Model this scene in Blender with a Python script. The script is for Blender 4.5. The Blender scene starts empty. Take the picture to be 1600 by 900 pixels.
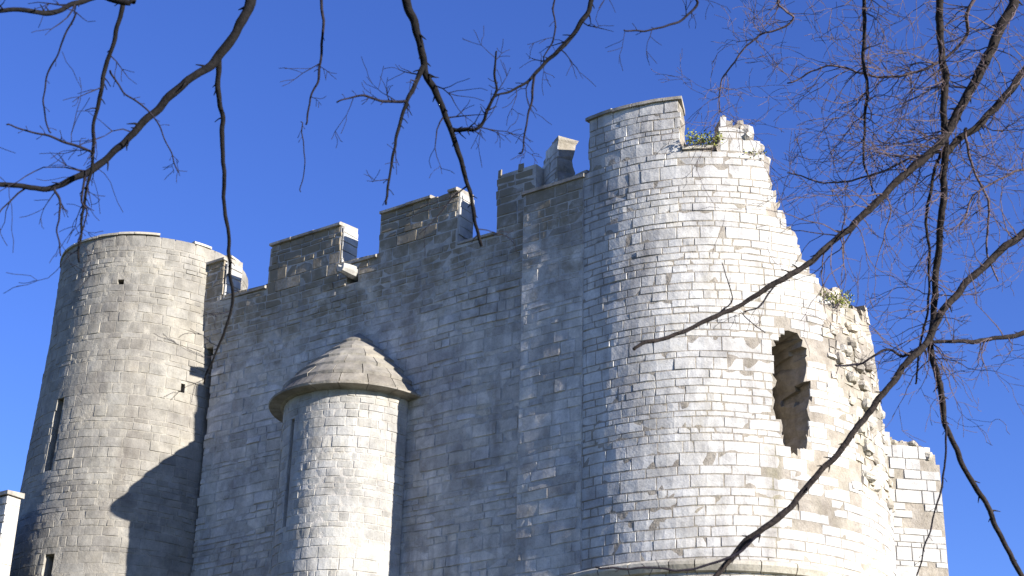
import bpy, math, random
from mathutils import Vector, Matrix, noise

scene = bpy.context.scene
COL = scene.collection
R_ = math.radians

# ------------------------------------------------------------------ camera
PITCH, ROLL, FPX = R_(24.0), R_(1.5), 2600.0
EYE = Vector((0, 0, 1.6))
cam_data = bpy.data.cameras.new('camera')
cam_data.sensor_width = 36.0
cam_data.lens = 36.0 * FPX / 1600.0
cam_data.clip_start = 0.1
cam_data.clip_end = 6000
cam_data.dof.use_dof = True; cam_data.dof.focus_distance = 42.0; cam_data.dof.aperture_fstop = 4.5
cam = bpy.data.objects.new('camera', cam_data)
COL.objects.link(cam)
cam.matrix_world = Matrix.Translation(EYE) @ Matrix.Rotation(math.pi / 2 + PITCH, 4, 'X') @ Matrix.Rotation(ROLL, 4, 'Z')
scene.camera = cam
scene.render.resolution_x, scene.render.resolution_y = 1024, 576

# wall direction (plan) decides the sun: it grazes the curtain wall
WT = Vector((0.8077, -0.5896, 0)); WN = Vector((-0.5896, -0.8077, 0))
SUN_ALT = R_(18.0); SUN_A = R_(1.2)
sh = WT * math.cos(SUN_A) + WN * math.sin(SUN_A)
SUN = (sh * math.cos(SUN_ALT) + Vector((0, 0, math.sin(SUN_ALT)))).normalized()

# ------------------------------------------------------------------ sky and sun
world = bpy.data.worlds.new('World'); scene.world = world; world.use_nodes = True
wn = world.node_tree.nodes; wl = world.node_tree.links
sky = wn.new('ShaderNodeTexSky'); sky.sky_type = 'NISHITA'; sky.sun_disc = False
sky.sun_elevation = SUN_ALT; sky.sun_rotation = math.atan2(SUN.x, SUN.y)
sky.altitude = 1200; sky.air_density = 1.0; sky.dust_density = 0.05; sky.ozone_density = 4.5
hs = wn.new('ShaderNodeHueSaturation')
hs.inputs['Saturation'].default_value = 1.13
hs.inputs['Hue'].default_value = 0.522
wl.new(sky.outputs[0], hs.inputs['Color'])
wl.new(hs.outputs[0], wn['Background'].inputs['Color'])
wn['Background'].inputs['Strength'].default_value = 0.103

sd = bpy.data.lights.new('sun', 'SUN'); sd.energy = 5.0; sd.angle = R_(0.5); sd.color = (1.0, 0.95, 0.88)
so = bpy.data.objects.new('sun', sd); COL.objects.link(so)
so.rotation_euler = SUN.to_track_quat('Z', 'Y').to_euler(); so.location = (60, -60, 60)

scene.view_settings.view_transform = 'Standard'; scene.view_settings.look = 'None'
scene.view_settings.gamma = 1.0; scene.view_settings.exposure = 1.25
scene.view_settings.use_curve_mapping = False

# ------------------------------------------------------------------ helpers
cF = Vector((0, math.cos(PITCH), math.sin(PITCH))); cR0 = Vector((1, 0, 0)); cU0 = Vector((0, -math.sin(PITCH), math.cos(PITCH)))
cR = cR0 * math.cos(ROLL) + cU0 * math.sin(ROLL); cU = -cR0 * math.sin(ROLL) + cU0 * math.cos(ROLL)
def ray(x, y): return cF + cR * ((x - 800) / FPX) + cU * ((450 - y) / FPX)
def at(x, y, depth): return EYE + ray(x, y) * depth
def proj(p):
    q = p - EYE; w = q.dot(cF)
    return 800 + FPX * q.dot(cR) / w, 450 - FPX * q.dot(cU) / w, w

def tag(o, label=None, cat=None, group=None, kind=None):
    if label: o['label'] = label
    if cat: o['category'] = cat
    if group: o['group'] = group
    if kind: o['kind'] = kind
    return o
def empty(name, loc, label, cat, group=None):
    o = bpy.data.objects.new(name, None); COL.objects.link(o); o.location = loc
    return tag(o, label, cat, group)
def build(name, verts, faces, mat, parent=None, tint=None, smooth=False, kind=None):
    """one mesh object; vertices are world positions"""
    off = parent_origin(parent)
    org = off
    me = bpy.data.meshes.new(name)
    me.from_pydata([(v[0] - org[0], v[1] - org[1], v[2] - org[2]) for v in verts], [], faces)
    if tint is not None:
        a = me.attributes.new('tint', 'FLOAT', 'POINT'); a.data.foreach_set('value', tint)
    if smooth: me.polygons.foreach_set('use_smooth', [True] * len(me.polygons))
    me.materials.append(mat)
    me.update()
    o = bpy.data.objects.new(name, me); COL.objects.link(o)
    if parent is not None: o.parent = parent
    if kind: o['kind'] = kind
    return o
def parent_origin(p):
    v = Vector((0, 0, 0))
    while p is not None:
        v = v + p.location; p = p.parent
    return v

# ------------------------------------------------------------------ materials
def new_mat(name):
    m = bpy.data.materials.new(name); m.use_nodes = True
    nt = m.node_tree; b = nt.nodes['Principled BSDF']; b.inputs['Roughness'].default_value = 0.9
    b.inputs['Specular IOR Level'].default_value = 0.2
    return m, nt, b
def N(nt, t, **kw):
    n = nt.nodes.new(t)
    for k, v in kw.items():
        if k in n.inputs: n.inputs[k].default_value = v
        else: setattr(n, k, v)
    return n
def ramp(nt, fac, stops):
    r = nt.nodes.new('ShaderNodeValToRGB'); cr = r.color_ramp
    while len(cr.elements) > 1: cr.elements.remove(cr.elements[-1])
    cr.elements[0].position, cr.elements[0].color = stops[0][0], (*stops[0][1], 1)
    for p, c in stops[1:]:
        e = cr.elements.new(p); e.color = (*c, 1)
    nt.links.new(fac, r.inputs[0]); return r.outputs[0]
def mix(nt, blend, fac, a, b):
    n = nt.nodes.new('ShaderNodeMix'); n.data_type = 'RGBA'; n.blend_type = blend; n.clamp_result = True
    if isinstance(fac, (int, float)): n.inputs[0].default_value = fac
    else: nt.links.new(fac, n.inputs[0])
    for s, v in ((6, a), (7, b)):
        if isinstance(v, tuple): n.inputs[s].default_value = (*v, 1)
        else: nt.links.new(v, n.inputs[s])
    return n.outputs[2]
def noise_tex(nt, vec, scale, detail=6, rough=0.6):
    n = N(nt, 'ShaderNodeTexNoise', Scale=scale, Detail=detail, Roughness=rough)
    nt.links.new(vec, n.inputs['Vector']); return n.outputs['Fac']
def stone(name, light, dark, stain=(0.13, 0.11, 0.09), stain_amt=0.55, lichen=None, lich_z=(18.5, 21.6), bump=0.35, tint_amt=0.5):
    m, nt, b = new_mat(name)
    g = nt.nodes.new('ShaderNodeNewGeometry'); pos = g.outputs['Position']
    big = noise_tex(nt, pos, 0.55, 5, 0.6); mid = noise_tex(nt, pos, 3.1, 6, 0.65); fine = noise_tex(nt, pos, 26, 5, 0.7)
    col = ramp(nt, mid, [(0.3, dark), (0.62, light)])
    at_ = N(nt, 'ShaderNodeAttribute', attribute_name='tint')
    tcol = ramp(nt, at_.outputs['Fac'], [(0.0, (0.5, 0.47, 0.44)), (0.3, (0.82, 0.8, 0.76)), (0.75, (1, 1, 1)), (1.0, (1.0, 0.93, 0.8))])
    col = mix(nt, 'MULTIPLY', tint_amt, col, tcol)
    b2 = noise_tex(nt, pos, 0.9, 7, 0.68)
    col = mix(nt, 'MULTIPLY', 1.0, col, ramp(nt, b2, [(0.34, (0.66, 0.66, 0.68)), (0.56, (1, 1, 1)), (0.72, (1.0, 0.97, 0.9))]))
    # rain streaks: noise stretched along z
    mp = N(nt, 'ShaderNodeMapping'); mp.inputs['Scale'].default_value = (2.3, 2.3, 0.22); nt.links.new(pos, mp.inputs[0])
    st = noise_tex(nt, mp.outputs[0], 0.8, 6, 0.65)
    sf = ramp(nt, st, [(0.46, (0, 0, 0)), (0.68, (1, 1, 1))])
    bf = ramp(nt, big, [(0.4, (0.25, 0.25, 0.25)), (0.65, (1, 1, 1))])
    sm = mix(nt, 'MULTIPLY', 1.0, sf, bf)
    mul = N(nt, 'ShaderNodeMath', operation='MULTIPLY'); nt.links.new(sm, mul.inputs[0]); mul.inputs[1].default_value = stain_amt
    col = mix(nt, 'MIX', mul.outputs[0], col, stain)
    # small pits and specks
    pf = ramp(nt, fine, [(0.3, (0.55, 0.55, 0.55)), (0.48, (1, 1, 1))])
    col = mix(nt, 'MULTIPLY', 0.55, col, pf)
    if lichen:
        sx = nt.nodes.new('ShaderNodeSeparateXYZ'); nt.links.new(pos, sx.inputs[0])
        mr = N(nt, 'ShaderNodeMapRange'); nt.links.new(sx.outputs[2], mr.inputs[0])
        mr.inputs[1].default_value, mr.inputs[2].default_value = lich_z
        ln = noise_tex(nt, pos, 1.7, 6, 0.7)
        lm = N(nt, 'ShaderNodeMath', operation='MULTIPLY_ADD'); nt.links.new(mr.outputs[0], lm.inputs[0]); lm.inputs[1].default_value = 0.48; nt.links.new(ln, lm.inputs[2])
        lf = ramp(nt, lm.outputs[0], [(0.56, (0, 0, 0)), (0.84, (0.9, 0.9, 0.9))])
        col = mix(nt, 'MIX', lf, col, lichen)
    nt.links.new(col, b.inputs['Base Color'])
    ad = N(nt, 'ShaderNodeMath', operation='MULTIPLY_ADD'); nt.links.new(fine, ad.inputs[0]); ad.inputs[1].default_value = 0.4
    n12 = noise_tex(nt, pos, 9, 4, 0.6); nt.links.new(n12, ad.inputs[2])
    bp = N(nt, 'ShaderNodeBump', Strength=bump, Distance=0.04); nt.links.new(ad.outputs[0], bp.inputs['Height'])
    nt.links.new(bp.outputs[0], b.inputs['Normal'])
    return m

M_RIGHT = stone('limestone_bright', (0.62, 0.605, 0.57), (0.44, 0.425, 0.395), stain_amt=0.6, tint_amt=0.27)
M_WALL = stone('limestone_grey', (0.67, 0.635, 0.58), (0.44, 0.415, 0.37), stain=(.17, .155, .14), stain_amt=0.85, lichen=(0.2, 0.165, 0.11), lich_z=(16.8, 21.6))
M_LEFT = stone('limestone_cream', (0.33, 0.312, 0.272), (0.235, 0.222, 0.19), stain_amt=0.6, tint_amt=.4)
M_TURRET = stone('limestone_pale', (0.47, 0.46, 0.43), (0.36, 0.35, 0.315), stain_amt=0.3)
M_ROOF = stone('roof_stone', (0.33, 0.305, 0.26), (0.21, 0.195, 0.16), stain_amt=0.5)
M_MORTAR = stone('lime_mortar', (0.52, 0.49, 0.44), (0.38, 0.355, 0.31), stain_amt=0.4, bump=0.7, tint_amt=0.0)
M_RUBBLE = stone('rubble', (0.6, 0.56, 0.49), (0.4, 0.36, 0.3), stain=(0.16, 0.15, 0.08), stain_amt=0.5, bump=0.8, tint_amt=0.8)
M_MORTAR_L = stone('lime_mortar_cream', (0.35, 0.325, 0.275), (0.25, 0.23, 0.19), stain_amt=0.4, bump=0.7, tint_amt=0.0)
M_COPE = stone('coping_stone', (0.42, 0.39, 0.34), (0.26, 0.24, 0.2), stain_amt=0.6, tint_amt=0.4)
M_COPE_PALE = stone('coping_stone_pale', (0.56, 0.52, 0.43), (0.4, 0.37, 0.3), stain_amt=0.4, tint_amt=0.4)

def bark(name, a, b_):
    m, nt, b = new_mat(name)
    g = nt.nodes.new('ShaderNodeNewGeometry')
    n = noise_tex(nt, g.outputs['Position'], 22, 5, 0.7)
    nt.links.new(ramp(nt, n, [(0.35, a), (0.7, b_)]), b.inputs['Base Color'])
    bp = N(nt, 'ShaderNodeBump', Strength=0.9, Distance=0.015); nt.links.new(n, bp.inputs['Height']); nt.links.new(bp.outputs[0], b.inputs['Normal'])
    return m
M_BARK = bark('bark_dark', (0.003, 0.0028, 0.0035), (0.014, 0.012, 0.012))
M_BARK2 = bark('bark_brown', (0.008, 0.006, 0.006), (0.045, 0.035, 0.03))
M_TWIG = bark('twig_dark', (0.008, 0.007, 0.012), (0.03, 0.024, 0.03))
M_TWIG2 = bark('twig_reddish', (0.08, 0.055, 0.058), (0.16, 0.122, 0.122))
def leafmat(name, a, b_):
    m, nt, b = new_mat(name)
    g = nt.nodes.new('ShaderNodeNewGeometry')
    nt.links.new(ramp(nt, g.outputs['Random Per Island'], [(0, a), (1, b_)]), b.inputs['Base Color'])
    return m
M_LEAF = leafmat('wall_plant_leaf', (0.1, 0.13, 0.03), (0.3, 0.3, 0.06))

# ------------------------------------------------------------------ ground
gm, gnt, gb = new_mat('grassy_ground')
gg = gnt.nodes.new('ShaderNodeNewGeometry'); gn = noise_tex(gnt, gg.outputs['Position'], 0.6, 8, 0.7)
gnt.links.new(ramp(gnt, gn, [(0.35, (0.05, 0.065, 0.025)), (0.6, (0.1, 0.1, 0.05)), (0.75, (0.14, 0.12, 0.09))]), gb.inputs['Base Color'])
G = 3000.0; gv, gf = [], []
for j in range(21):
    for i in range(21): gv.append((-G + i * G / 10, -G + j * G / 10, 0))
for j in range(20):
    for i in range(20): gf.append((j * 21 + i, j * 21 + i + 1, (j + 1) * 21 + i + 1, (j + 1) * 21 + i))
ground = build('ground', gv, gf, gm); tag(ground, kind='structure')

# ------------------------------------------------------------------ masonry tools
CH = 0.26                 # course height
def voxel_core(pos, occ, na, nb, z0, nz, closed=False, jit=0.06, radial=None):
    """solid of cells (along a, depth b, course c); returns verts/faces of its skin. b = 0 is the outer face"""
    cells = [[[occ(i, j, k) for k in range(nz)] for j in range(nb)] for i in range(na)]
    def full(i, j, k):
        if closed: i %= na
        if i < 0 or i >= na or j < 0 or j >= nb or k < 0 or k >= nz: return False
        return cells[i][j][k]
    vid = {}; V = []; Fc = []
    def v(i, j, k):
        if closed: i %= na
        key = (i, j, k)
        if key not in vid:
            vid[key] = len(V)
            p = pos(i, j, k)
            if jit and j > 0:
                p = p + noise.noise_vector(p * 2.7) * jit + noise.noise_vector(p * 7.9) * jit * 0.5
            elif jit:
                # outer skin: slides sideways only, so ragged edges stay ragged
                if radial:
                    q = (noise.noise_vector(p * 3.7) + noise.noise_vector(p * 9.1) * .6) * jit; n_ = radial(p); p = p + q - n_ * q.dot(n_)
            V.append(p)
        return vid[key]
    for i in range(na):
        for j in range(nb):
            for k in range(nz):
                if not cells[i][j][k]: continue
                if not full(i, j - 1, k): Fc.append((v(i, j, k), v(i + 1, j, k), v(i + 1, j, k + 1), v(i, j, k + 1)))
                if not full(i, j + 1, k): Fc.append((v(i, j + 1, k), v(i, j + 1, k + 1), v(i + 1, j + 1, k + 1), v(i + 1, j + 1, k)))
                if not full(i - 1, j, k): Fc.append((v(i, j, k), v(i, j, k + 1), v(i, j + 1, k + 1), v(i, j + 1, k)))
                if not full(i + 1, j, k): Fc.append((v(i + 1, j, k), v(i + 1, j + 1, k), v(i + 1, j + 1, k + 1), v(i + 1, j, k + 1)))
                if not full(i, j, k + 1): Fc.append((v(i, j, k + 1), v(i + 1, j, k + 1), v(i + 1, j + 1, k + 1), v(i, j + 1, k + 1)))
                if k > 0 and not full(i, j, k - 1): Fc.append((v(i, j, k), v(i, j + 1, k), v(i + 1, j + 1, k), v(i + 1, j, k)))
    return V, Fc

def block(surf, sa, sb, za, zb, rng, proud=0.0, nseg=2, tint=None, rough=0.006, relief=1.0):
    """one dressed stone: a pillowed front (nseg x 1 panels) and four chamfered sides"""
    rough *= relief; jt = (0.002 + rng.random() * 0.004) * relief; ch = 0.008 + rng.random() * 0.01
    sa, sb, za, zb = sa + jt, sb - jt, za + jt, zb - jt
    q0 = surf((sa + sb) / 2, (za + zb) / 2, 0)
    er = max(0.0, noise.noise(q0 * .5) + .15)                # patches where the joints have weathered open
    o1 = proud + rng.uniform(0.0, 0.005) * relief + er * rng.uniform(0, .024) * relief + (rng.random() < .05) * .008; tl = rng.uniform(-rough, rough); tv = rng.uniform(-rough, rough)
    vs, fs = [], []
    for r, (inset, off) in enumerate(((0, -0.02), (ch, o1))):
        for row in (0, 1):
            z = za + inset if row == 0 else zb - inset
            for c in range(nseg + 1):
                u = c / nseg
                s = (sa + inset) * (1 - u) + (sb - inset) * u
                o = off
                if r: o += tl * (u - 0.5) * 2 + tv * (row - 0.5) * 2 + rng.uniform(-0.004, 0.004) + (0.004 if 0 < c < nseg else 0)
                dz = rng.uniform(-0.006, 0.006) if r else 0
                vs.append(surf(s, z + dz, o))
    n = nseg + 1
    for c in range(nseg):
        fs.append((2 * n + c, 2 * n + c + 1, 3 * n + c + 1, 3 * n + c))         # front
        fs.append((c, c + 1, 2 * n + c + 1, 2 * n + c))                          # bottom
        fs.append((3 * n + c, 3 * n + c + 1, n + c + 1, n + c))                  # top
    fs.append((0, 2 * n, 3 * n, n)); fs.append((2 * n - 1, 4 * n - 1, 3 * n - 1, nseg))
    return vs, fs, (rng.random() if tint is None else tint)

def lay_courses(surf, s0, s1, z0, k0, k1, ok, rng, wmin=0.32, wmax=0.68, nseg=2, relief=1.0):
    out = []
    zb = z0 + k0 * CH
    while zb < z0 + k1 * CH - .02:
        za = zb; zb = za + rng.choice((.13, .16, .18, .2, .22, .25, .29, .34)) + rng.uniform(-.01, .01)
        if z0 + k1 * CH - zb < .1: zb = z0 + k1 * CH
        hv = (zb - za) / .22
        s = s0 - rng.random() * wmax
        while s < s1:
            w = rng.uniform(wmin * .65, wmax * 1.1) * (.55 + .45 * hv); a, b = max(s, s0), min(s + w, s1); s += w
            if b - a < 0.12: continue
            # clip to where the wall stands
            m = 7; sel = [ok(a + (b - a) * (i + 0.5) / m, (za + zb) / 2) for i in range(m)]
            if not any(sel): continue
            if not all(sel):
                i0 = sel.index(True); i1 = i0
                while i1 < m and sel[i1]: i1 += 1
                a, b = a + (b - a) * i0 / m, a + (b - a) * i1 / m
                if b - a < 0.1: continue
            out.append(block(surf, a, b, za, zb, rng, nseg=nseg, relief=relief))
    return out

def emit_stones(stones, parent, mat, mat_stuff=None, limit=290, face=None):
    """largest in view become single stones, the rest one joined mesh"""
    sc = []
    for i, (vs, fs, t) in enumerate(stones):
        h = len(vs) // 2
        c = sum(vs[h:], Vector()) / h
        n = (vs[h + 1] - vs[h]).cross(vs[-1] - vs[h + 1]); n.normalize()
        x, y, w = proj(c)
        vis = n.dot((EYE - c).normalized())
        inside = -5 < x < 1605 and -5 < y < 905
        area = (vs[len(vs) // 2] - vs[-1]).length / w
        sc.append(((area * max(vis, 0)) if inside else -1.0, i))
    sc.sort(reverse=True)
    single = [i for s, i in sc[:limit] if s > 0]; sset = set(single)
    for i in single:
        vs, fs, t = stones[i]
        build('stone', vs, fs, mat, parent, tint=[t] * len(vs))
    V, Fc, T = [], [], []
    for i, (vs, fs, t) in enumerate(stones):
        if i in sset: continue
        b = len(V); V += vs; T += [t] * len(vs); Fc += [tuple(q + b for q in f) for f in fs]
    if V: build('stonework', V, Fc, mat, parent, tint=T, kind='stuff')

def rock(c, r, rng):
    """a broken building stone: a skewed, chipped box"""
    ax = Vector((rng.uniform(.8, 1.5), rng.uniform(.7, 1.2), rng.uniform(.5, .85))) * r * .8
    rot = Matrix.Rotation(rng.uniform(0, 6.28), 3, 'Z') @ Matrix.Rotation(rng.gauss(0, .25), 3, 'X') @ Matrix.Rotation(rng.gauss(0, .25), 3, 'Y')
    vs = []
    for z in (-1, -.35, .5, 1):
        k = .78 if abs(z) == 1 else 1.0
        for x, y in ((-1, -.6), (-.6, -1), (.6, -1), (1, -.6), (1, .6), (.6, 1), (-.6, 1), (-1, .6)):
            vs.append(c + rot @ Vector((x * k * ax.x * rng.uniform(.86, 1.1), y * k * ax.y * rng.uniform(.86, 1.1), z * ax.z * rng.uniform(.9, 1.1))))
    fs = [tuple(reversed(range(8))), tuple(range(24, 32))]
    for q in range(3):
        for k in range(8): fs.append((q * 8 + k, q * 8 + (k + 1) % 8, q * 8 + 8 + (k + 1) % 8, q * 8 + 8 + k))
    return vs, fs, rng.random()

def swept(pts_fn, n, prof, closed_ends=True):
    """sweep a closed profile of (off, dz) along i = 0..n; pts_fn(i, off, dz) -> Vector"""
    V, Fc = [], []; m = len(prof)
    for i in range(n + 1):
        for o, dz in prof: V.append(pts_fn(i, o, dz))
    for i in range(n):
        for j in range(m):
            a, b = i * m + j, i * m + (j + 1) % m
            Fc.append((a, a + m, b + m, b))
    if closed_ends:
        Fc.append(tuple(range(m))); Fc.append(tuple(n * m + j for j in reversed(range(m))))
    return V, Fc

def sag(a, z): return .045 * noise.noise(Vector((a * .45, z * .35, 7.7))) + .012 * noise.noise(Vector((a * 1.9, z * .8, 2.2)))
# cylinder helper: angle phi (radians) measured from the line of sight, positive to the right of the picture
class Cyl:
    def __init__(s, cx, cy, R, k=0.0):
        s.k = k; s.c = Vector((cx, cy, 0)); s.R = R
        s.view = (Vector((0, 0, 0)) - s.c).normalized(); s.right = Vector((-s.view.y, s.view.x, 0))
        if s.right.x < 0: s.right = -s.right
    def dir(s, phi): return s.view * math.cos(phi) + s.right * math.sin(phi)
    def p(s, phi, r, z): return s.c + s.dir(phi) * (r + s.bat(z)) + Vector((0, 0, z))
    def bat(s, z): return s.k * max(0.0, 19.0 - z)
    def surf(s, arc, z, off): return s.p(arc / s.R, s.R + off, z + sag(arc, z))
    def hit(s, px, py):
        d = ray(px, py); a = d.x * d.x + d.y * d.y; o = EYE - s.c
        b = o.x * d.x + o.y * d.y; c = o.x * o.x + o.y * o.y - s.R ** 2
        disc = b * b - a * c
        t = (-b - math.sqrt(max(disc, 0))) / a
        q = EYE + d * t; r = q - s.c
        return math.atan2(r.dot(s.right), r.dot(s.view)), q.z
def lerp_profile(pts, x):
    if x <= pts[0][0]: return pts[0][1]
    for (a, b), (c, d) in zip(pts, pts[1:]):
        if x <= c: return b + (d - b) * (x - a) / max(c - a, 1e-9)
    return pts[-1][1]
def in_poly(poly, x, y):
    r = False; n = len(poly)
    for i in range(n):
        x0, y0 = poly[i]; x1, y1 = poly[(i + 1) % n]
        if (y0 > y) != (y1 > y) and x < (x1 - x0) * (y - y0) / (y1 - y0) + x0: r = not r
    return r
def wob(v, s=1.0, seed=0.0): return noise.noise(Vector((v[0] * s + seed, v[1] * s, (v[2] if len(v) > 2 else 0) * s)))

TOP = 21.6; SILL = 20.3; ZB = 8.84        # stones laid one by one above ZB (k0 courses up)
K0 = int(round(ZB / CH)); KT = int(round(TOP / CH)) + 1
D = math.degrees

# ================================================================== ruined round tower (near)
RT = Cyl(4.76, 38.03, 4.25)
rt = empty('round_tower', RT.c, 'large round limestone tower with broken sunlit right side and gaping hole', 'tower')
edge_px = [(1122, 245), (1125, 180), (1148, 188), (1182, 218), (1200, 250), (1203, 290), (1222, 330), (1243, 370), (1254, 412), (1278, 436)]
prof = []
for x, y in edge_px:
    ph, z = RT.hit(x, y); prof.append((D(ph), z))
prof += [(56, prof[-1][1] - 0.4), (63, prof[-1][1] - 0.1), (68, 16.3), (73, 14.6), (79, 13.2), (90, 12.2), (105, 11.8), (130, 11.0), (180, 10.5), (215, 12.5)]
print('rt profile', [(round(a), round(b, 2)) for a, b in prof])
PH_M0, PH_M1 = D(RT.hit(920, 188)[0]), D(RT.hit(1062, 161)[0])
PH_C1 = prof[0][0]; PH_J = D(RT.hit(872, 224)[0])
print('merlon', PH_M0, PH_M1, PH_C1, RT.hit(1095, 243))
def rt_top(deg, depth=0.0):
    d = (deg + 180) % 360 - 180
    if d < -120: return lerp_profile(prof, d + 360) + 0.35 * wob((deg * .12, depth * 2), 1, 3)
    if d < -100: return SILL
    if d < PH_J: return (TOP - .36 + .1 * wob((d * .3, 0), 1, 3) + .42 * min(1, max(0, (d - PH_J + 17) / 13))) if depth < 0.25 else SILL - .1
    if d < PH_M0: return SILL - 0.1
    if d < PH_M1: return TOP if depth < 0.7 else SILL
    if d < PH_C1: return 20.25
    h = lerp_profile(prof, d)
    return h + 0.3 * wob((deg * .16, depth * 2.2), 1, 9) + .22 * wob((deg * .55, depth * 3), 1, 4) - 0.35 * depth * (0.5 + wob((deg * .1, 0), 1, 5))
hole_px = [(1210, 545), (1220, 522), (1236, 515), (1252, 528), (1262, 570), (1266, 620), (1263, 672), (1254, 706), (1240, 716), (1225, 690), (1211, 640), (1206, 595)]
hole = [(D(RT.hit(x, y)[0]), RT.hit(x, y)[1]) for x, y in hole_px]
hole_mid = RT.hit(1240, 672)[1]
print('hole', [(round(a), round(b, 1)) for a, b in hole])
def rt_solid(deg, z, depth=0.0):
    if z > rt_top(deg, depth): return False
    d = (deg + 180) % 360 - 180
    if 15 < d < 75:
        g = 1 - 0.08 * depth
        cx = sum(p[0] for p in hole) / len(hole)
        dd = cx + (d - cx) / max(g, .2) + .7 * wob((d * .3, z * 2), 1, 2)
        if in_poly(hole, dd, z):
            if depth > 0.75 and z < hole_mid + 0.4 * wob((d * .4, depth), 1, 8): return True
            return False
    return True
NA = 260; NB = 4; TH = 1.9
def rt_pos(i, j, k): return RT.p(2 * math.pi * i / NA - math.pi, RT.R - 0.002 - TH * j / NB, CH * .5 * k)
def rt_occ(i, j, k): return rt_solid((i + .5) * 360 / NA - 180, (k + .5) * CH * .5, TH * (j + .5) / NB - 0.2 if j else 0.0)
v, f = voxel_core(rt_pos, rt_occ, NA, NB, 0, KT * 2, closed=True, jit=0.11, radial=lambda p: Vector((p.x - RT.c.x, p.y - RT.c.y, 0)).normalized())
build('rubble_core', v, f, M_RUBBLE, rt)
# domed cap inside, above the hole, added to keep the interior dark
v, f = [], []
zf = max(z for a, z in hole) + 0.25
for ring, (r, z) in enumerate(((2.5, zf - 0.3), (1.4, zf + 0.15), (0.05, zf + 0.3), (0.05, zf + 0.7), (2.5, zf + 0.6))):
    for i in range(40): v.append(RT.p(i * 2 * math.pi / 40, r, z))
for ring in range(4):
    for i in range(40): f.append((ring * 40 + i, ring * 40 + (i + 1) % 40, ring * 40 + 40 + (i + 1) % 40, ring * 40 + 40 + i))
build('hole_shade_cap', v, f, M_RUBBLE, rt)
rng = random.Random(11)
def rt_ok(s, z):
    d = D(s / RT.R)
    return rt_solid(d, z)
stones = lay_courses(RT.surf, R_(-112) * RT.R, R_(112) * RT.R, 0, K0, KT, rt_ok, rng, relief=.7)
# weathering eats the skin near the broken edges: drop some stones there
keep = []
for st in stones:
    c = sum(st[0], Vector()) / len(st[0]); q = c - RT.c
    d = D(math.atan2(q.dot(RT.right), q.dot(RT.view)))
    gap = rt_top(d) - c.z
    if d > PH_C1 + 3 and gap < 0.8 and rng.random() < 0.3: continue
    if d > 40 and c.z > 12.6 and wob((d * .08, c.z * .55), 1, 4) > -0.12 - (d - 60) * .008: continue
    if 20 < d < 56 and hole_mid - 2.2 < c.z < zf and rng.random() < 0.22: continue
    keep.append(st)
emit_stones(keep, rt, M_RIGHT)
# rubble lumps on broken faces
V, Fc, T = [], [], []
for _ in range(3600):
    d = rng.uniform(PH_C1 + 1, 118); z = rng.uniform(11, 21.5)
    tp = rt_top(d)
    near_top = -0.1 < tp - z < 0.55
    bare = d > 40 and z > 12.6 and wob((d * .08, z * .55), 1, 4) > -0.1 - (d - 60) * .008 and z < tp
    if near_top: dep = rng.uniform(0.08, TH * .7)
    elif bare and rng.random() < .18: dep = rng.uniform(0.0, 0.1)
    else: continue
    if not rt_solid(d, z, 0): continue
    if near_top and dep > .3: z = rt_top(d, dep) - 0.02
    vs, fs, t = rock(RT.p(R_(d), RT.R - dep, z), rng.uniform(.09, .24), rng)
    b = len(V); V += vs; T += [t] * len(vs); Fc += [tuple(q + b for q in fa) for fa in fs]
# heap in the foot of the hole
for _ in range(60):
    d = rng.uniform(26, 46); dep = rng.uniform(.5, 1.7)
    z = hole_mid - rng.uniform(-.1, .5)
    if rt_solid(d, z - .5, 0): continue
    vs, fs, t = rock(RT.p(R_(d), RT.R - dep, z), rng.uniform(.1, .25), rng)
    b = len(V); V += vs; T += [t] * len(vs); Fc += [tuple(q + b for q in fa) for fa in fs]
for vs, fs, t in lay_courses(lambda q, z, o: RT.surf(q, z + .05 * wob((q * 2, z * 2), 1, 3), o * 2.5 + .05 * wob((q * 4, z * 5), 1, 6)), R_(38) * RT.R, R_(112) * RT.R, 0, K0, KT, rt_ok, rng, .14, .36):
    c = sum(vs, Vector()) / len(vs); q = c - RT.c
    d = D(math.atan2(q.dot(RT.right), q.dot(RT.view)))
    if not (d > 40 and c.z > 12.6 and wob((d * .08, c.z * .55), 1, 4) > -0.14 - (d - 60) * .008) or rng.random() < .2: continue
    b = len(V); V += vs; T += [t] * len(vs); Fc += [tuple(q + b for q in fa) for fa in fs]
build('rubble', V, Fc, M_RUBBLE, rt, tint=T, kind='stuff')
# copings of the merlon and the sill
def rt_coping(a0, a1, z, over, name='coping', mat=M_COPE, depth=0.75, th=0.11):
    n = max(3, int((a1 - a0) / 2.0))
    pr = [(over, 0), (over, th * .7), (over - .06, th), (-depth, th + .05), (-depth, 0)]
    v, f = swept(lambda i, o, dz: RT.p(R_(a0 + (a1 - a0) * i / n), RT.R + o, z + dz + 0.012 * wob((i * .9, o), 1, a0)), n, pr)
    build(name, v, f, mat, rt, tint=[rng.random()] * len(v))
a = PH_M0
while a < PH_M1 - 1:
    w = min(rng.uniform(7, 11), PH_M1 + 0.8 - a)
    rt_coping(a - (0.6 if a == PH_M0 else -0.12), a + w - 0.12, TOP + 0.02 + rng.uniform(0, .025), 0.06 + rng.uniform(0, .03)); a += w
rt_coping(PH_M1 + 0.6, PH_C1 - 1.5, 20.29, 0.05, 'sill_stone', M_COPE_PALE, 1.6)
rt_coping(PH_J + 1, PH_M0 - 0.8, 20.25, 0.05, 'sill_stone', M_COPE, 1.6)
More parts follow.
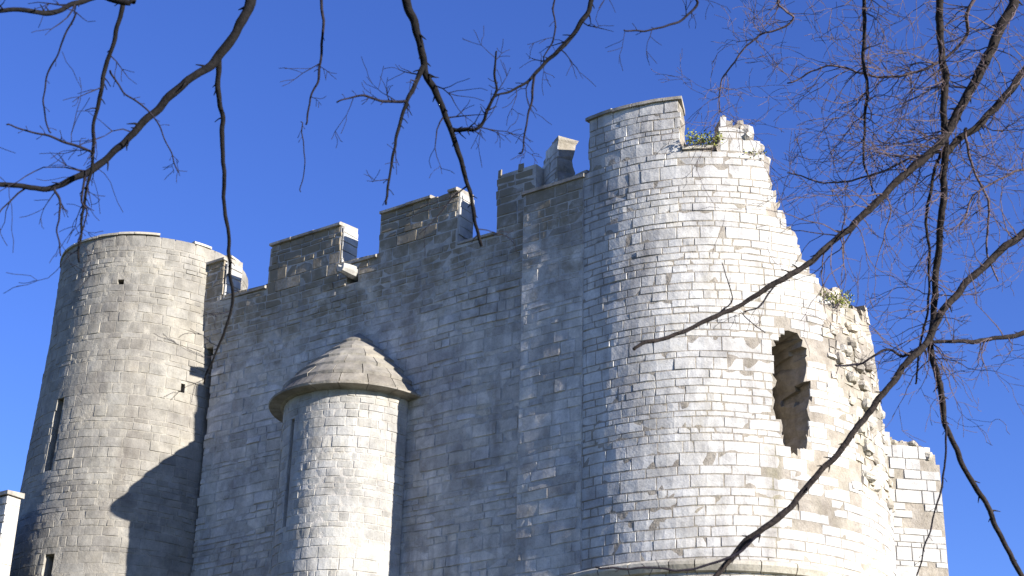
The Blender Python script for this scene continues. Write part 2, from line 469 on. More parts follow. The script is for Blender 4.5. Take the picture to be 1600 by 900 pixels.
# string course low on the tower
zs = RT.hit(1040, 886)[1]
a = -70.0
while a < 32:
    w = rng.uniform(7, 12)
    v, f = swept(lambda i, o, dz: RT.p(R_(a + 0.15 + (w - .3) * i / 5), RT.R + o, zs + dz), 5, [(-.05, -.16), (.1, -.12), (.17, 0), (.17, .07), (.0, .16), (-.05, .16)])
    build('string_course', v, f, M_COPE_PALE, rt, tint=[rng.random()] * len(v)); a += w

# ================================================================== curtain wall
LT = Cyl(-10.5, 44.75, 2.7, .045)
W0 = Vector((-3.48, 40.0, 0)) + WN * 0.5
def wsurf(s, z, off): return W0 + WT * s + WN * off + Vector((0, 0, z))
def whit(px, py):
    d = ray(px, py); t = ((W0 - EYE).dot(WN)) / d.dot(WN); q = EYE + d * t
    return (q - W0).dot(WT), q.z
cw = empty('curtain_wall', W0, 'shaded grey crenellated wall between the two round towers', 'wall')
LT_S = (LT.c - W0).dot(WT); S0 = LT_S + 2.4
S1 = (RT.c - W0).dot(WT) - 2.5
sx = lambda px, py=340: whit(px, py)[0]
MER = [(S0, sx(364, 398)), (sx(431, 380), sx(541, 347)), (sx(599, 325), sx(719, 300)), (sx(777, 268), S1)]
print('wall s', S0, S1, MER)
WTOP, WSILL = TOP - .52, SILL - .4
def w_top(s, depth=0):
    if depth < 0.62:
        for i, (a, b) in enumerate(MER):
            if a <= s <= b:
                if i == 3: return WTOP + 0.16 + 0.1 * wob((s * 3, 0), 1, 2)
                return WTOP
    base = WSILL - 0.04
    if abs(s - (MER[2][1] + MER[3][0]) / 2) < .6: base -= 0.3
    return base
MOFF = (.24, .16, .08, 0.0)             # lean growing towards the far tower, added so merlon ends catch sun
def moff(s, z):
    r = min(1.0, max(0.0, (z - (WSILL - 1.6)) / 1.55))
    for (a, b), o in zip(MER, MOFF):
        if a - .02 <= s <= b + .02: return o * r
    for ((a, b), o), ((c, d), o2) in zip(zip(MER, MOFF), list(zip(MER, MOFF))[1:]):
        if b < s < c: return r * (o + (o2 - o) * (s - b) / (c - b)) * (1 if z < WSILL else .9)
    return 0.0
SPOUT_S, SPOUT_Z = whit(556, 428)
CX = 0.13
nw = int(round((S1 - S0) / CX)); CX = (S1 - S0) / nw
def w_solid(s, z, depth=0):
    if z > w_top(s, depth): return False
    if depth < .5 and 2.5 < s - LT_S < 3.0 and z < 18.6: return False
    if depth < .5 and abs(s - SPOUT_S + .03) < .17 and abs(z - SPOUT_Z + .12) < .2: return False
    return True
DW = [0.0, 0.62, 1.7]
WZ = [0, 3, 6] + [6 + (WSILL - .34 - 6) * q / 60 for q in range(1, 61)] + [WSILL - .04 + (WTOP - WSILL + .04) * q / 10 for q in range(0, 11)] + [WTOP + .14, WTOP + .28]
v, f = voxel_core(lambda i, j, k: wsurf(S0 + i * CX, WZ[k], -0.002 - DW[j] + moff(S0 + i * CX, WZ[k])), lambda i, j, k: w_solid(S0 + (i + .5) * CX, (WZ[k] + WZ[k + 1]) / 2, DW[j] + .01), nw, 2, 0, len(WZ) - 1, jit=0.0)
build('rubble_core', v, f, M_MORTAR, cw)
rng = random.Random(5)
# the turret covers the wall behind it, stones run past it
stones = lay_courses(lambda s, z, o: wsurf(s, z + sag(s, z), o + moff(s, z + sag(s, z))), S0, S1, 0, K0, KT, lambda s, z: w_solid(s, z), rng, relief=2.0)
emit_stones(stones, cw, M_WALL)
# jamb stones on the ends of the merlons (sunlit)
for i, (a, b) in enumerate(MER[:3]):
    h = WTOP
    z = WSILL - .04
    while z < h - .1:
        zt = min(z + CH, h)
        vs, fs, t = block(lambda s, zz, o: wsurf(b + o + CX * .5, zz, MOFF[i] - 0.01 - s), 0, 0.6, z, zt, rng, tint=.8)
        build('jamb_stone', vs, fs, M_TURRET, cw, tint=[t] * len(vs)); z += CH
    if i == 3: continue
    x = a
    while x < b - .05:
        w = min(rng.uniform(.5, .9), b - x + .0)
        if b - x - w < .25: w = b - x
        ov = .07 + rng.uniform(0, .03); zz = WTOP + .02 + rng.uniform(0, .03); th = .1
        pr = [(ov, 0), (ov, th * .7), (ov - .05, th), (-.66, th + .07), (-.66, 0)]
        v, f = swept(lambda q, o, dz: wsurf(x + .008 + (w - .016) * q / 2, zz + dz, o + MOFF[i]), 2, pr)
        if rng.random() > .14: build('coping', v, f, M_COPE, cw, tint=[rng.random()] * len(v))
        x += w
# sill stones of the crenels
for (a, b), (c, d) in zip(MER, MER[1:]):
    z = w_top((b + c) / 2) - .0
    v, f = swept(lambda q, o, dz: wsurf(b + .03 + (c - b - .06) * q / 2, z + dz + .015, o + moff((b + c) / 2, z)), 2, [(.05, 0), (.05, .06), (0, .09), (-1.2, .12), (-1.2, 0)])
    build('sill_stone', v, f, M_COPE, cw, tint=[.5] * len(v))
# flat buttress where the wall runs into the near tower; its top slopes back
BA, BB = S1 - .04, whit(926, 600)[0]
BO = math.sqrt(RT.R ** 2 - ((RT.c - W0).dot(WT) - BB) ** 2) + (RT.c - W0).dot(WN) + .035      # dies into the curve of the tower
print('buttress', BA, BB, BO)
BZ = whit(890, 300)[1]
def bsurf(s, z, off): return wsurf(s, z, off + BO)
v = [wsurf(q, z, o) for q in (BA, BB) for o in (-1.4, BO - .002) for z in (0, BZ)]
f = [(0, 2, 3, 1), (4, 5, 7, 6), (2, 6, 7, 3), (1, 3, 7, 5)]
bt = build('buttress', v, f, M_MORTAR, cw)
sts = lay_courses(lambda q, z, o: bsurf(q, z + sag(q, z), o), BA, BB, BZ - int(BZ / CH) * CH, K0, int(BZ / CH), lambda q, z: True, rng, .3, .8, relief=1.0)
for vs, fs, t in sts: build('stone', vs, fs, M_WALL, bt, tint=[t] * len(vs))
sts = lay_courses(lambda q, z, o: wsurf(BB + o, z, BO - .01 - q), 0, 1.2, BZ - int(BZ / CH) * CH, K0, int(BZ / CH), lambda q, z: True, rng, .3, .7)
V, Fc, T = [], [], []
for vs, fs, t in sts:
    b = len(V); V += vs; T += [t] * len(vs); Fc += [tuple(w + b for w in fa) for fa in fs]
build('stonework', V, Fc, M_RIGHT, bt, tint=T, kind='stuff')
v, f = swept(lambda q, o, dz: wsurf(BA - .04 + (BB - BA + .08) * q / 3, BZ + dz, o), 3, [(BO + .06, 0), (BO + .06, .08), (-.6, .75), (-.6, 0)])
build('coping', v, f, M_COPE, cw, tint=[.5] * len(v))
# rain spout under the second crenel: an open stone channel, rounded below
v, f = [], []
prof_sp = [(-.2, .16), (-.11, .16), (-.1, .03), (.1, .03), (.11, .16), (.2, .16), (.19, -.02), (.13, -.14), (0, -.19), (-.13, -.14), (-.19, -.02)]
m = len(prof_sp); L = 5
for i in range(L + 1):
    o = -.3 + .92 * i / L; sc = .85 - .22 * (i / L) ** 3
    for a, b in prof_sp: v.append(wsurf(SPOUT_S + a * sc, SPOUT_Z + b * sc - .05 * i / L, o))
for i in range(L):
    for j in range(m): f.append((i * m + j, i * m + (j + 1) % m, i * m + m + (j + 1) % m, i * m + m + j))
f.append(tuple(range(m))); f.append(tuple(L * m + j for j in reversed(range(m))))
build('rain_spout', v, f, M_TURRET, cw, tint=[.8] * len(v))

# ================================================================== half-round stair turret on the curtain wall
ST_S = whit(556, 620)[0]; RTUR = 1.75; REAVE = 2.15
def tsurf(arc, z, off):
    a = arc / RTUR
    return W0 + WT * (ST_S + (RTUR + off) * math.sin(a)) + WN * ((RTUR + off) * math.cos(a) + 0.03) + Vector((0, 0, z))
tc = W0 + WT * ST_S
tu = empty('half_round_turret', tc, 'slim half round turret with half cone stone cap against the shaded wall', 'turret')
fr = tc + (EYE - tc).to_2d().normalized().to_3d() * REAVE
def z_at(px, py, q): d = ray(px, py); return EYE.z + d.z * ((Vector((q.x, q.y)) - Vector((0, 0))).length / Vector((d.x, d.y)).length)
Z_EAVE = z_at(548, 598, fr); Z_PEAK = whit(545, 528)[1]
print('turret', ST_S, Z_EAVE, Z_PEAK)
KE = int(Z_EAVE / CH)
TSL = [(-.27, .05, z_at(474, 800, fr), z_at(478, 628, fr)), (-.68, .055, 8.6, z_at(450, 668, fr))]
def t_slit(s, z): return any(abs(s / RTUR - a) < w and z0 < z < z1 for a, w, z0, z1 in TSL)
TZ = [0, 4] + [4 + (Z_EAVE - 4) * q / 60 for q in range(1, 61)]; TN = 96; TD = [0, .4, .7]
v, f = voxel_core(lambda i, j, k: tsurf((-math.pi / 2 + math.pi * i / TN) * RTUR, TZ[k], -.002 - TD[j]),
                  lambda i, j, k: j > 0 or not t_slit((-math.pi / 2 + math.pi * (i + .5) / TN) * RTUR, (TZ[k] + TZ[k + 1]) / 2), TN, 2, 0, 61, jit=0)
build('rubble_core', v, f, M_MORTAR, tu)
rng = random.Random(21)
stones = lay_courses(tsurf, -math.pi / 2 * RTUR, math.pi / 2 * RTUR, Z_EAVE - KE * CH, K0, KE, lambda s, z: not t_slit(s, z), rng, .3, .5, nseg=3)
emit_stones(stones, tu, M_TURRET)
# eave moulding in segments
nseg = 9
for q in range(nseg):
    a0 = -math.pi / 2 + math.pi * q / nseg + .004; a1 = -math.pi / 2 + math.pi * (q + 1) / nseg - .004
    v, f = swept(lambda i, o, dz: tsurf((a0 + (a1 - a0) * i / 4) * RTUR, Z_EAVE + dz, o), 4,
                 [(-.1, -.03), (.05, -.03), (.1, 0), (REAVE - RTUR - .02, -.0), (REAVE - RTUR, .04), (.25, .08), (-.1, .14)])
    build('eave_stone', v, f, M_COPE, tu, tint=[rng.random()] * len(v))
# stepped half-cone of stone slabs
rows = 6
for r in range(rows):
    u0, u1 = r / rows, (r + 1) / rows
    r0, r1 = 1.98 * (1 - u0 ** 1.3) + .02, 1.98 * (1 - u1 ** 1.3)
    zz0 = Z_EAVE + .07 + (Z_PEAK - Z_EAVE - .07) * u0; zz1 = Z_EAVE + .07 + (Z_PEAK - Z_EAVE - .07) * u1
    cnt = max(3, int(round(9 * (1 - u0))))
    for q in range(cnt):
        st = (r % 2) * .5 / cnt
        a0 = -math.pi / 2 + math.pi * min(1, max(0, (q + st - (.0 if q else st)) / cnt)); a1 = -math.pi / 2 + math.pi * min(1, (q + 1 + st) / cnt)
        if q == cnt - 1: a1 = math.pi / 2
        vs, fs = [], []
        for i in range(4):
            a = a0 + .006 + (a1 - a0 - .012) * i / 3
            j1, j2 = rng.uniform(-.012, .012), rng.uniform(-.012, .012)
            for rr, z in ((r0 - .12, zz0 - .06), (r0 + .02 + j1, zz0 - .03), (r0 + .03 + j1, zz0 + .05), (max(r1 - .02 + j2, 0.01), zz1 + .04), (max(r1 - .12, 0), zz1 - .1)):
                vs.append(W0 + WT * (ST_S + rr * math.sin(a)) + WN * (rr * math.cos(a) + .03) + Vector((0, 0, z)))
        for i in range(3):
            for j in range(5): fs.append((i * 5 + j, i * 5 + (j + 1) % 5, i * 5 + 5 + (j + 1) % 5, i * 5 + 5 + j))
        fs.append((4, 3, 2, 1, 0)); fs.append((15, 16, 17, 18, 19))
        build('roof_slab', vs, fs, M_ROOF, tu, tint=[rng.random()] * len(vs))

# ================================================================== far round tower
lt = empty('round_tower', LT.c, 'intact far round tower of cream limestone with narrow arrow slits', 'tower')
LM0 = -104.0
def lt_top(d, depth=0):
    d = (d + 180) % 360 - 180
    if depth > .6: return SILL
    if LM0 <= d <= 62: return TOP
    if LM0 - 26 < d < LM0: return SILL - .1
    if LM0 - 60 < d <= LM0 - 26: return SILL + .35
    if d <= LM0 - 60 and d > LM0 - 84: return SILL
    return TOP
slits = []
putlogs = [LT.hit(x, y) for x, y in ((284, 607), (190, 440))]
for (x, y0, y1) in ((96, 622, 738), (86, 866, 990)):
    p0, z0 = LT.hit(x, y0); p1, z1 = LT.hit(x - 8, y1); slits.append((D(p0 + p1) / 2, z1, z0))
print('slits', slits, LM0)
def lt_solid(d, z, depth=0):
    if depth < .5:
        for a, zz in putlogs:
            if abs(d - D(a)) < 1.9 and abs(z - zz) < .14: return False
    if z > lt_top(d, depth): return False
    for a, z0, z1 in slits:
        if abs(d - a) < (3.0 + depth * 2) and z0 < z < z1: return False
    return True
NA2 = 180
LB = [0, .55, 1.2]
v, f = voxel_core(lambda i, j, k: LT.p(2 * math.pi * i / NA2 - math.pi, LT.R - .002 - LB[j], CH * k),
                  lambda i, j, k: lt_solid((i + .5) * 360 / NA2 - 180, (k + .5) * CH, LB[j] + .01), NA2, 2, 0, KT, closed=True, jit=.02)
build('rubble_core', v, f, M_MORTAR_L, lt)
# inner disc added to keep the loops dark
v = [LT.p(i * 2 * math.pi / 32, 1.6, z) for z in (17.6, 17.9) for i in range(32)]
f = [(i, (i + 1) % 32, 32 + (i + 1) % 32, 32 + i) for i in range(32)] + [tuple(range(32)), tuple(32 + i for i in range(32))]
build('loop_shade_disc', v, f, M_MORTAR, lt)
rng = random.Random(31)
stones = lay_courses(LT.surf, R_(-115) * LT.R, R_(100) * LT.R, 0, K0, KT, lambda s, z: lt_solid(D(s / LT.R), z), rng, .28, .55, nseg=3)
stones = [s for s in stones if rng.random() > .025]
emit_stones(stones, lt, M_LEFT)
def lt_coping(a0, a1, z, name='coping', depth=.58):
    n = max(3, int((a1 - a0) / 3)); ov = .04 + rng.uniform(0, .03)
    v, f = swept(lambda i, o, dz: LT.p(R_(a0 + (a1 - a0) * i / n), LT.R + o, z + dz), n, [(ov, 0), (ov, .06), (ov - .05, .09), (-depth, .14), (-depth, 0)])
    build(name, v, f, M_COPE_PALE, lt, tint=[rng.random()] * len(v))
a = LM0
while a < 61:
    w = min(rng.uniform(9, 16), 62 - a)
    if rng.random() > .16: lt_coping(a + .2, a + w - .2, TOP + .02 + rng.uniform(0, .05))
    a += w
lt_coping(LM0 - 25, LM0 - 1, SILL - .03, 'sill_stone', 1.1)
lt_coping(LM0 - 59, LM0 - 26.5, SILL + .37)

# ================================================================== ruined stub right of the near tower
SB = at(1418, 800, 41.2)
sb_dir = Vector((math.cos(R_(8)), math.sin(R_(8)), 0)); sb_n = Vector((sb_dir.y, -sb_dir.x, 0))
sb0 = Vector((SB.x, SB.y, 0))
def ssurf(s, z, off): return sb0 + sb_dir * s + sb_n * off + Vector((0, 0, z))
def shit(px, py):
    d = ray(px, py); t = (sb0 - EYE).dot(sb_n) / d.dot(sb_n); q = EYE + d * t
    return (q - sb0).dot(sb_dir), q.z
sb = empty('broken_wall', sb0, 'low broken pale wall stub standing right of the ruined tower', 'wall')
stop = [shit(x, y) for x, y in ((1350, 640), (1375, 672), (1395, 690), (1420, 692), (1440, 698), (1460, 714), (1472, 745), (1478, 800))]
niche = [shit(x, y) for x, y in ((1378, 990), (1376, 840), (1388, 806), (1410, 790), (1436, 788), (1452, 800), (1460, 840), (1460, 990))]
sR = shit(1474, 800)[0]; sL = shit(1330, 800)[0]
def s_solid(s, z, depth=0):
    if s > sR or z > lerp_profile(stop, s) + .14 * wob((s * 2.2, depth * 2), 1, 6) - .25 * depth: return False
    return True
SCX = .1; ns = int((sR - sL) / SCX) + 1; SD = [0, .15, .8, 1.4]
v, f = voxel_core(lambda i, j, k: ssurf(sL + i * SCX, CH / 2 * k, -.02 - SD[j]), lambda i, j, k: s_solid(sL + (i + .5) * SCX, (k + .5) * CH / 2, SD[j]), ns, 3, 0, 140, jit=.08)
build('rubble_core', v, f, M_RUBBLE, sb)
rng = random.Random(41)
stones = lay_courses(ssurf, sL, sR, 0, 30, 80, lambda s, z: s_solid(s, z), rng)
stones = [s for s in stones if rng.random() > .2]
emit_stones(stones, sb, M_RIGHT)
V, Fc, T = [], [], []
for _ in range(150):
    q = rng.uniform(sL, sR); dep = rng.uniform(.05, 1.2)
    vs, fs, t = rock(ssurf(q, lerp_profile(stop, q) - .25 * dep + rng.uniform(-.15, .03), -dep), rng.uniform(.08, .24), rng)
    b = len(V); V += vs; T += [t] * len(vs); Fc += [tuple(w + b for w in fa) for fa in fs]
build('rubble', V, Fc, M_RUBBLE, sb, tint=T, kind='stuff')

# ================================================================== low wall at the left edge
lw0 = at(9, 800, 42.0); lw0 = Vector((lw0.x, lw0.y, 0))
zl = z_at(15, 774, lw0)
lw = empty('low_wall', lw0, 'low wall end with pale sunlit edge left of the far tower', 'wall')
def lsurf(s, z, off): return lw0 + WT * s + WN * off + Vector((0, 0, z))
v = [lsurf(s, z, o) for s in (-6, -.03) for o in (-.02, -.42) for z in (0, zl)]
f = [(0, 4, 5, 1), (2, 3, 7, 6), (4, 6, 7, 5), (0, 1, 3, 2), (1, 5, 7, 3)]
build('rubble_core', v, f, M_MORTAR, lw)
rng = random.Random(51)
kz = int(zl / CH)
stones = lay_courses(lsurf, -3, 0, zl - kz * CH, kz - 16, kz, lambda s, z: True, rng)
stones += lay_courses(lambda s, z, o: lsurf(o - .03, z, -s - .02), 0, .4, zl - kz * CH, kz - 16, kz, lambda s, z: True, rng)
emit_stones(stones, lw, M_WALL)
x = -3.0
while x < 0:
    w = min(rng.uniform(.6, .9), .05 - x)
    v, f = swept(lambda q, o, dz: lsurf(x + .01 + (w - .02) * q / 2, zl + .02 + dz, o), 2, [(.07, 0), (.07, .1), (-.47, .14), (-.47, 0)])
    build('coping', v, f, M_COPE, lw, tint=[rng.random()] * len(v)); x += w

# ================================================================== wall plants
def tuft(name, c, n, spread, h, label, rng):
    e = empty(name, c, label, 'plant', 'plants rooted in the walls')
    V, Fc = [], []
    for _ in range(n):
        b = c + Vector((rng.uniform(-spread, spread), rng.uniform(-spread, spread) * .6, rng.uniform(0, h) * .9))
        d = Vector((rng.uniform(-1, 1), rng.uniform(-1, .4), rng.uniform(-.3, 1))).normalized(); w = d.cross(Vector((rng.uniform(-1, 1), rng.uniform(-1, 1), rng.uniform(-1, 1)))).normalized()
        l = rng.uniform(.035, .085); k = len(V)
        V += [b, b + d * l * .5 + w * l * .3, b + d * l, b + d * l * .5 - w * l * .3]; Fc.append((k, k + 1, k + 2, k + 3))
    o = build('foliage', V, Fc, M_LEAF, e); o['kind'] = 'stuff'
    V, Fc = [], []
    for _ in range(9):
        p = c + Vector((rng.uniform(-.1, .1), rng.uniform(-.1, .1), -.05)); q = c + Vector((rng.uniform(-spread, spread), rng.uniform(-spread, spread) * .6, h * rng.uniform(.5, 1)))
        k = len(V); u = Vector((.008, 0, 0)); w = Vector((0, .008, 0))
        V += [p + u, p + w, p - u - w, q]; Fc += [(k, k + 1, k + 3), (k + 1, k + 2, k + 3), (k + 2, k, k + 3)]
    build('stem', V, Fc, M_TWIG, e)
rng = random.Random(61)
tuft('wall_plant', RT.p(R_((PH_M1 + PH_C1) / 2 + 1.5), RT.R - .05, 20.36), 620, .42, .34, 'yellow green tuft growing in the gap beside the near tower battlement', rng)
ph, z = RT.hit(1300, 478); tuft('wall_plant', RT.p(ph, RT.R + .02, z), 420, .45, .3, 'small green tuft on the broken right edge of the near tower', rng)
ph, z = RT.hit(1178, 250); tuft('wall_plant', RT.p(ph, RT.R - .1, z), 120, .3, .25, 'thin green tuft on the broken spike at the tower top', rng)

# ================================================================== trees
def catmull(P, per):
    out = []
    n = len(P)
    for i in range(n - 1):
        p0, p1, p2, p3 = P[max(i - 1, 0)], P[i], P[i + 1], P[min(i + 2, n - 1)]
        for k in range(per):
            t = k / per
            out.append(0.5 * ((2 * p1) + (p2 - p0) * t + (2 * p0 - 5 * p1 + 4 * p2 - p3) * t * t + (3 * p1 - p0 - 3 * p2 + p3) * t ** 3))
    out.append(P[-1]); return out
def tube(pts, rad, sides, V, Fc):
    n = len(pts); base = len(V); ref = Vector((.3, .5, .81))
    for i in range(n):
        d = (pts[min(i + 1, n - 1)] - pts[max(i - 1, 0)])
        d = d.normalized() if d.length > 1e-9 else Vector((0, 0, 1))
        a = d.cross(ref); a = a.normalized() if a.length > 1e-3 else Vector((1, 0, 0)); b = d.cross(a)
        for k in range(sides):
            t = 2 * math.pi * k / sides
            V.append(pts[i] + (a * math.cos(t) + b * math.sin(t)) * rad[i])
    for i in range(n - 1):
        for k in range(sides):
            q = base + i * sides
            Fc.append((q + k, q + (k + 1) % sides, q + sides + (k + 1) % sides, q + sides + k))
    Fc.append(tuple(base + (n - 1) * sides + k for k in range(sides)))

def grow(p, d, length, r, level, rng, V, Fc, droop, rmin, kids):
    n = max(4, int(length / .07)); pts, rad = [p.copy()], [r]
    step = length / n
    for i in range(n):
        d = (d + Vector((rng.gauss(0, .19), rng.gauss(0, .19), rng.gauss(0, .19) + droop * .05))).normalized()
        p = p + d * step; pts.append(p.copy()); rad.append(max(rmin, r * (1 - .75 * (i + 1) / n)))
    tube(pts, rad, 4 if level else 5, V, Fc)
    if level <= 0: return
    for _ in range(kids):
        i = rng.randrange(max(1, n // 5), n); q = pts[i]
        dd = (pts[i] - pts[i - 1]).normalized()
        side = dd.cross(Vector((rng.uniform(-1, 1), rng.uniform(-1, 1), rng.uniform(-1, 1)))).normalized()
        nd = (dd * rng.uniform(.5, 1) + side * rng.uniform(.5, 1)).normalized()
        grow(q, nd, length * rng.uniform(.35, .65), rad[i] * .7, level - 1, rng, V, Fc, droop, rmin, max(1, kids - 1))

def branch(tree, px, r0, r1, dep0, dep1, mat, rng, pre=(), twigs=0, tl=.8, tmat=None, droop=-.3, tlev=1, rmin=.0022, trange=(0, 1), kids=3):
    """a limb through picture points at real distances dep0..dep1 (m); r in pixels there"""
    n = len(px); P = []
    for i, (x, y) in enumerate(px):
        u = i / (n - 1); P.append(at(x, y, dep0 + (dep1 - dep0) * u))
    npre = len(pre); P = [Vector(q) for q in pre] + P
    pts = catmull(P, 10); m = len(pts); rad = []
    ra, rb = r0 / FPX * dep0, r1 / FPX * dep1
    for i in range(m):
        u = i / (m - 1); j = u * (len(P) - 1)
        if j < npre: rr = ra * (1.0 + .9 * (npre - j) / max(npre, 1))
        else: rr = ra + (rb - ra) * (j - npre) / max(n - 1, 1)
        rad.append(rr * (1 + .16 * noise.noise(pts[i] * 9) + .22 * max(0, noise.noise(pts[i] * 4.3 + Vector((5, 0, 0))) - .25)))
        if 0 < i < m - 1: pts[i] = pts[i] + noise.noise_vector(pts[i] * 3.3) * .03 + noise.noise_vector(pts[i] * 9) * .013
    V, Fc = [], []; tube(pts, rad, 8, V, Fc)
    for i in range(2, m - 2):                        # short spurs, knots and broken twig stubs
        if rng.random() < .22:
            d = (pts[i + 1] - pts[i - 1]).normalized(); sd_ = d.cross(Vector((rng.uniform(-1, 1), rng.uniform(-1, 1), rng.uniform(-1, 1)))).normalized()
            l = rng.uniform(.02, .07) + rad[i]; q = pts[i]; e = (sd_ + d * rng.uniform(.2, .8)).normalized()
            tube([q, q + e * l * .5, q + (e + d * .2) * l], [rad[i] * .55, rad[i] * .28, .003], 5, V, Fc)
    o = build('branch', V, Fc, mat, tree, smooth=True)
    if twigs:
        V, Fc = [], []
        lo = int((npre / (len(P) - 1)) * m)
        for _ in range(twigs):
            u = rng.uniform(*trange); i = min(m - 2, max(1, int(lo + (m - lo) * u)))
            d = (pts[i + 1] - pts[i - 1]).normalized()
            s = d.cross(Vector((rng.uniform(-1, 1), rng.uniform(-1, 1), rng.uniform(-1, 1)))).normalized()
            grow(pts[i], (d * rng.uniform(.2, .9) + s).normalized(), tl * rng.uniform(.4, 1.2), min(rad[i] * .45, .007), tlev, rng, V, Fc, droop, rmin, kids)
        build('twigs', V, Fc, tmat or M_TWIG, o, kind='stuff')
    return o

# --- tree leaning over from the left
TA = Vector((-7.6, 9.0, 0))
ta = empty('bare_tree', TA, 'dark bare tree whose drooping branches hang across the upper left sky', 'tree', 'bare trees in front of the castle')
V, Fc = [], []
limbA = [TA + Vector(q) for q in ((0, 0, -.2), (.1, .1, 3), (.35, .3, 6), (1.0, .8, 8.8), (2.6, 1.6, 10.6), (5.0, 2.4, 11.6), (7.6, 3.0, 11.9), (10.2, 3.4, 11.7), (12.4, 3.8, 11.2))]
pts = catmull(limbA, 8); tube(pts, [.3 * (1 - i / len(pts)) ** .8 + .03 for i in range(len(pts))], 12, V, Fc)
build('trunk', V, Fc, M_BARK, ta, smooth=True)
rng = random.Random(71); L_ = limbA
# 2 = (fork), 4..8 along the overhanging limb
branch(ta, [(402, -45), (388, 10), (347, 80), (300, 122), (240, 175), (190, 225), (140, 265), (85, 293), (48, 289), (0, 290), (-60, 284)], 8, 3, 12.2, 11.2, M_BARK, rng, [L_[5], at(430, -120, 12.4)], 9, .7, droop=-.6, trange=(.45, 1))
branch(ta, [(341, 86), (345, 150), (347, 220), (352, 300), (355, 390), (362, 470), (340, 545), (318, 600)], 4.6, 1.4, 12.0, 12.3, M_BARK, rng, [], 4, .35, droop=-.6, trange=(.5, 1))
branch(ta, [(196, -30), (185, 30), (165, 110), (150, 190), (142, 250), (136, 300), (128, 350), (124, 410)], 4, 1.6, 11.5, 11.4, M_BARK, rng, [L_[4], at(205, -130, 11.6)], 7, .5, droop=-.6)
branch(ta, [(190, -30), (150, -4), (110, 10), (70, 21), (30, 20), (-40, 18)], 4.5, 3.5, 11.3, 10.6, M_BARK, rng, [L_[4]], 3, .5)
branch(ta, [(143, 238), (110, 224), (60, 209), (10, 195)], 2.2, 1.3, 11.4, 11.2, M_TWIG, rng, [], 3, .4)
branch(ta, [(120, 20), (95, 75), (72, 120), (70, 170), (80, 208)], 1.6, 1.2, 11.0, 11.2, M_TWIG, rng)
branch(ta, [(85, 293), (95, 325), (86, 360), (95, 400)], 2, 1, 11.25, 11.3, M_TWIG, rng, [], 3, .3, droop=-1)
branch(ta, [(132, 268), (130, 310), (140, 335), (122, 380)], 2, 1, 11.3, 11.3, M_TWIG, rng, [], 3, .3, droop=-1)
branch(ta, [(172, 110), (200, 150), (235, 185), (262, 230), (280, 270)], 1.6, .9, 11.5, 11.6, M_TWIG, rng, [], 2, .4)
branch(ta, [(506, -40), (502, 50), (496, 115), (484, 150), (478, 195)], 2.6, 1.4, 13, 12.9, M_TWIG, rng, [L_[5], at(515, -140, 12.9)], 3, .4, droop=-.6)
branch(ta, [(470, 190), (476, 250), (470, 300)], 1.0, .8, 12.9, 12.9, M_TWIG, rng)
branch(ta, [(626, -45), (638, 5), (655, 72), (664, 105), (688, 160), (708, 208), (722, 260), (736, 320), (752, 385)], 7.5, 2.6, 12.6, 12.9, M_BARK, rng, [L_[6], at(605, -120, 12.6)], 5, .55, droop=-.5, trange=(.3, 1))
branch(ta, [(661, 104), (650, 135), (637, 160), (622, 205), (610, 260), (603, 320)], 4, 1.8, 12.65, 12.4, M_BARK, rng, [], 5, .35, droop=-.5)
branch(ta, [(637, 158), (600, 160), (562, 151), (526, 160)], 2.5, 1.3, 12.55, 12.3, M_TWIG, rng, [], 4, .35)
branch(ta, [(709, 202), (730, 204), (748, 202), (764, 172), (778, 140), (772, 112), (776, 80)], 3.6, 1.4, 12.8, 12.6, M_BARK, rng, [], 7, .4)
branch(ta, [(932, -40), (916, 20), (885, 70), (850, 104), (828, 124), (800, 145), (775, 150)], 4.4, 1.4, 13.2, 12.8, M_BARK, rng, [L_[7], at(945, -130, 13.2)], 8, .45)
branch(ta, [(836, 116), (830, 160), (822, 200), (812, 240)], 2.2, 1.2, 12.9, 12.9, M_TWIG, rng, [], 3, .35, droop=-.8)
branch(ta, [(870, -40), (862, 15), (868, 60), (850, 95)], 1.6, 1, 13.2, 13.1, M_TWIG, rng, [], 2, .4)
branch(ta, [(1125, -50), (1088, 12), (1050, 36), (1010, 45), (975, 47)], 2.4, 1.2, 13.8, 13.4, M_TWIG, rng, [L_[8]], 5, .45)

# --- tree on the right, closer to its own trunk and far twiggier
TB = Vector((10.2, 15.0, 0))
tb = empty('bare_tree', TB, 'brown twiggy bare tree whose crossing branches fill the right side sky', 'tree', 'bare trees in front of the castle')
V, Fc = [], []
trunkB = [TB + Vector(q) for q in ((0, 0, -.2), (.05, .1, 3), (-.15, .2, 6), (-.1, .3, 9), (-.5, .2, 11.5), (-1.1, 0, 13.5), (-1.8, .1, 15.2))]
pts = catmull(trunkB, 8); tube(pts, [.33 * (1 - i / len(pts)) ** .7 + .04 for i in range(len(pts))], 12, V, Fc)
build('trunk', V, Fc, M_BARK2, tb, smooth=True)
rng = random.Random(83); T_ = trunkB
tw = dict(tmat=M_TWIG2, droop=.2, tlev=2, rmin=.0023)
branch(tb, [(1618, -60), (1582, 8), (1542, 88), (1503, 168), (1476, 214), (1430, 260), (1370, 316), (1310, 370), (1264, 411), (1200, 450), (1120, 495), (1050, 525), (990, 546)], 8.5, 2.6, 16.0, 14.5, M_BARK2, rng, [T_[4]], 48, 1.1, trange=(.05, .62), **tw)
branch(tb, [(1470, -50), (1470, 60), (1476, 140), (1477, 220), (1473, 320), (1462, 430), (1456, 520), (1462, 580), (1476, 650), (1502, 722), (1542, 792), (1580, 868), (1606, 920)], 6, 4, 15.6, 15.4, M_BARK2, rng, [T_[5], at(1490, -160, 15.8)], 32, .8, trange=(0, .6), **tw)
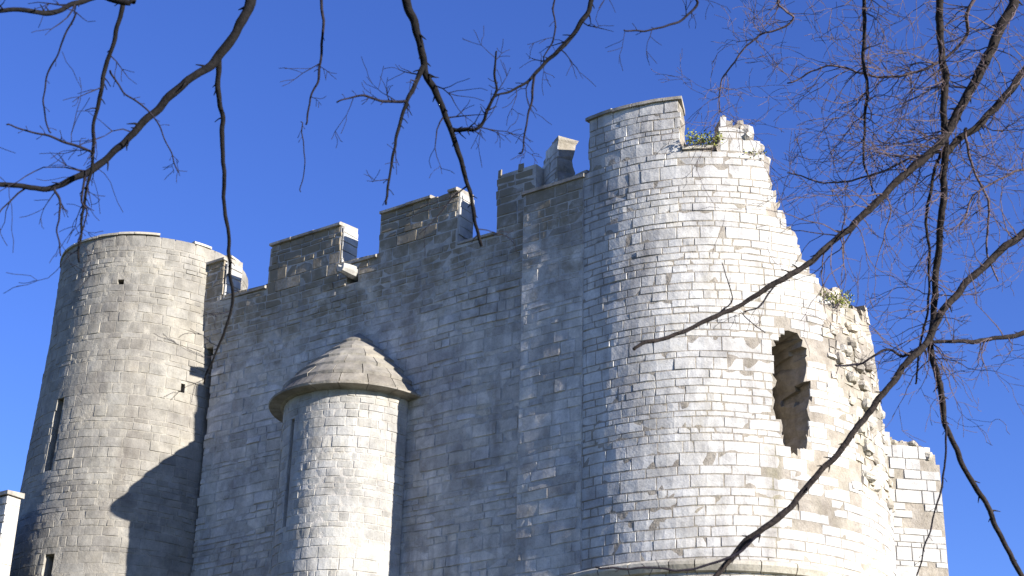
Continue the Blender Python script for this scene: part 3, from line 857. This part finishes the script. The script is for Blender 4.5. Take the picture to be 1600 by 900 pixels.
branch(tb, [(1690, 10), (1640, 66), (1600, 115), (1550, 175), (1503, 215), (1478, 238)], 7.5, 5, 16, 15.6, M_BARK2, rng, [T_[4]], 22, .9, **tw)
branch(tb, [(1680, 300), (1620, 345), (1560, 396), (1510, 442), (1472, 492), (1442, 540), (1400, 590), (1350, 655), (1300, 720), (1240, 785), (1175, 840), (1120, 895), (1080, 940)], 6, 4.5, 15.8, 14.2, M_BARK2, rng, [T_[3]], 14, .7, trange=(.05, .45), **tw)
branch(tb, [(1350, -50), (1348, 60), (1353, 130), (1352, 190), (1350, 245), (1362, 300)], 3.4, 1.4, 16, 15.8, M_BARK2, rng, [T_[6], at(1352, -150, 16)], 25, .8, **tw)
branch(tb, [(1690, 505), (1640, 514), (1580, 523), (1520, 532), (1452, 536)], 5, 2.6, 15.9, 15.4, M_BARK2, rng, [T_[3]], 9, .6, **tw)
branch(tb, [(1446, 540), (1410, 556), (1380, 546), (1345, 570), (1305, 570)], 2.4, 1.6, 15.4, 15.0, M_TWIG, rng, [], 2, .3)
branch(tb, [(1478, 660), (1476, 730), (1458, 810), (1432, 900)], 1.8, 1.2, 15.3, 15.2, M_TWIG, rng)
branch(tb, [(1188, 835), (1150, 866), (1100, 884), (1040, 889), (930, 886)], 2.4, 1.4, 14.4, 14.2, M_TWIG, rng)
branch(tb, [(1120, 494), (1146, 468), (1138, 440), (1128, 410)], 1.3, .8, 14.8, 14.7, M_TWIG, rng)
branch(tb, [(1210, 448), (1188, 480), (1160, 490), (1195, 520)], 1.4, .8, 14.9, 14.8, M_TWIG, rng, [], 3, .25)
branch(tb, [(1560, -40), (1510, 60), (1440, 110), (1370, 120), (1300, 100), (1230, 130)], 3, 1.2, 17, 17.5, M_TWIG2, rng, [T_[6]], 41, .9, **tw)
branch(tb, [(1480, 235), (1420, 250), (1360, 275), (1290, 285), (1230, 270)], 2.4, 1.1, 15.6, 16.2, M_TWIG2, rng, [], 25, .7, **tw)
branch(tb, [(1280, -50), (1240, 30), (1180, 60), (1130, 120), (1125, 175)], 2.0, 1, 17, 17.4, M_TWIG2, rng, [T_[6]], 25, .7, **tw)
branch(tb, [(1510, 200), (1520, 260), (1548, 330), (1540, 390), (1560, 440)], 2.4, 1.2, 15.6, 15.9, M_TWIG2, rng, [], 19, .7, **tw)
branch(tb, [(1700, 180), (1640, 250), (1580, 270), (1530, 300), (1500, 350)], 2.6, 1.2, 15.9, 15.6, M_TWIG2, rng, [T_[4]], 22, .7, **tw)
branch(tb, [(1470, 240), (1448, 330), (1452, 430), (1440, 540), (1430, 600)], 2.6, 1.4, 15.7, 15.5, M_BARK2, rng, [], 9, .5, **tw)
print('objects', len(bpy.data.objects))
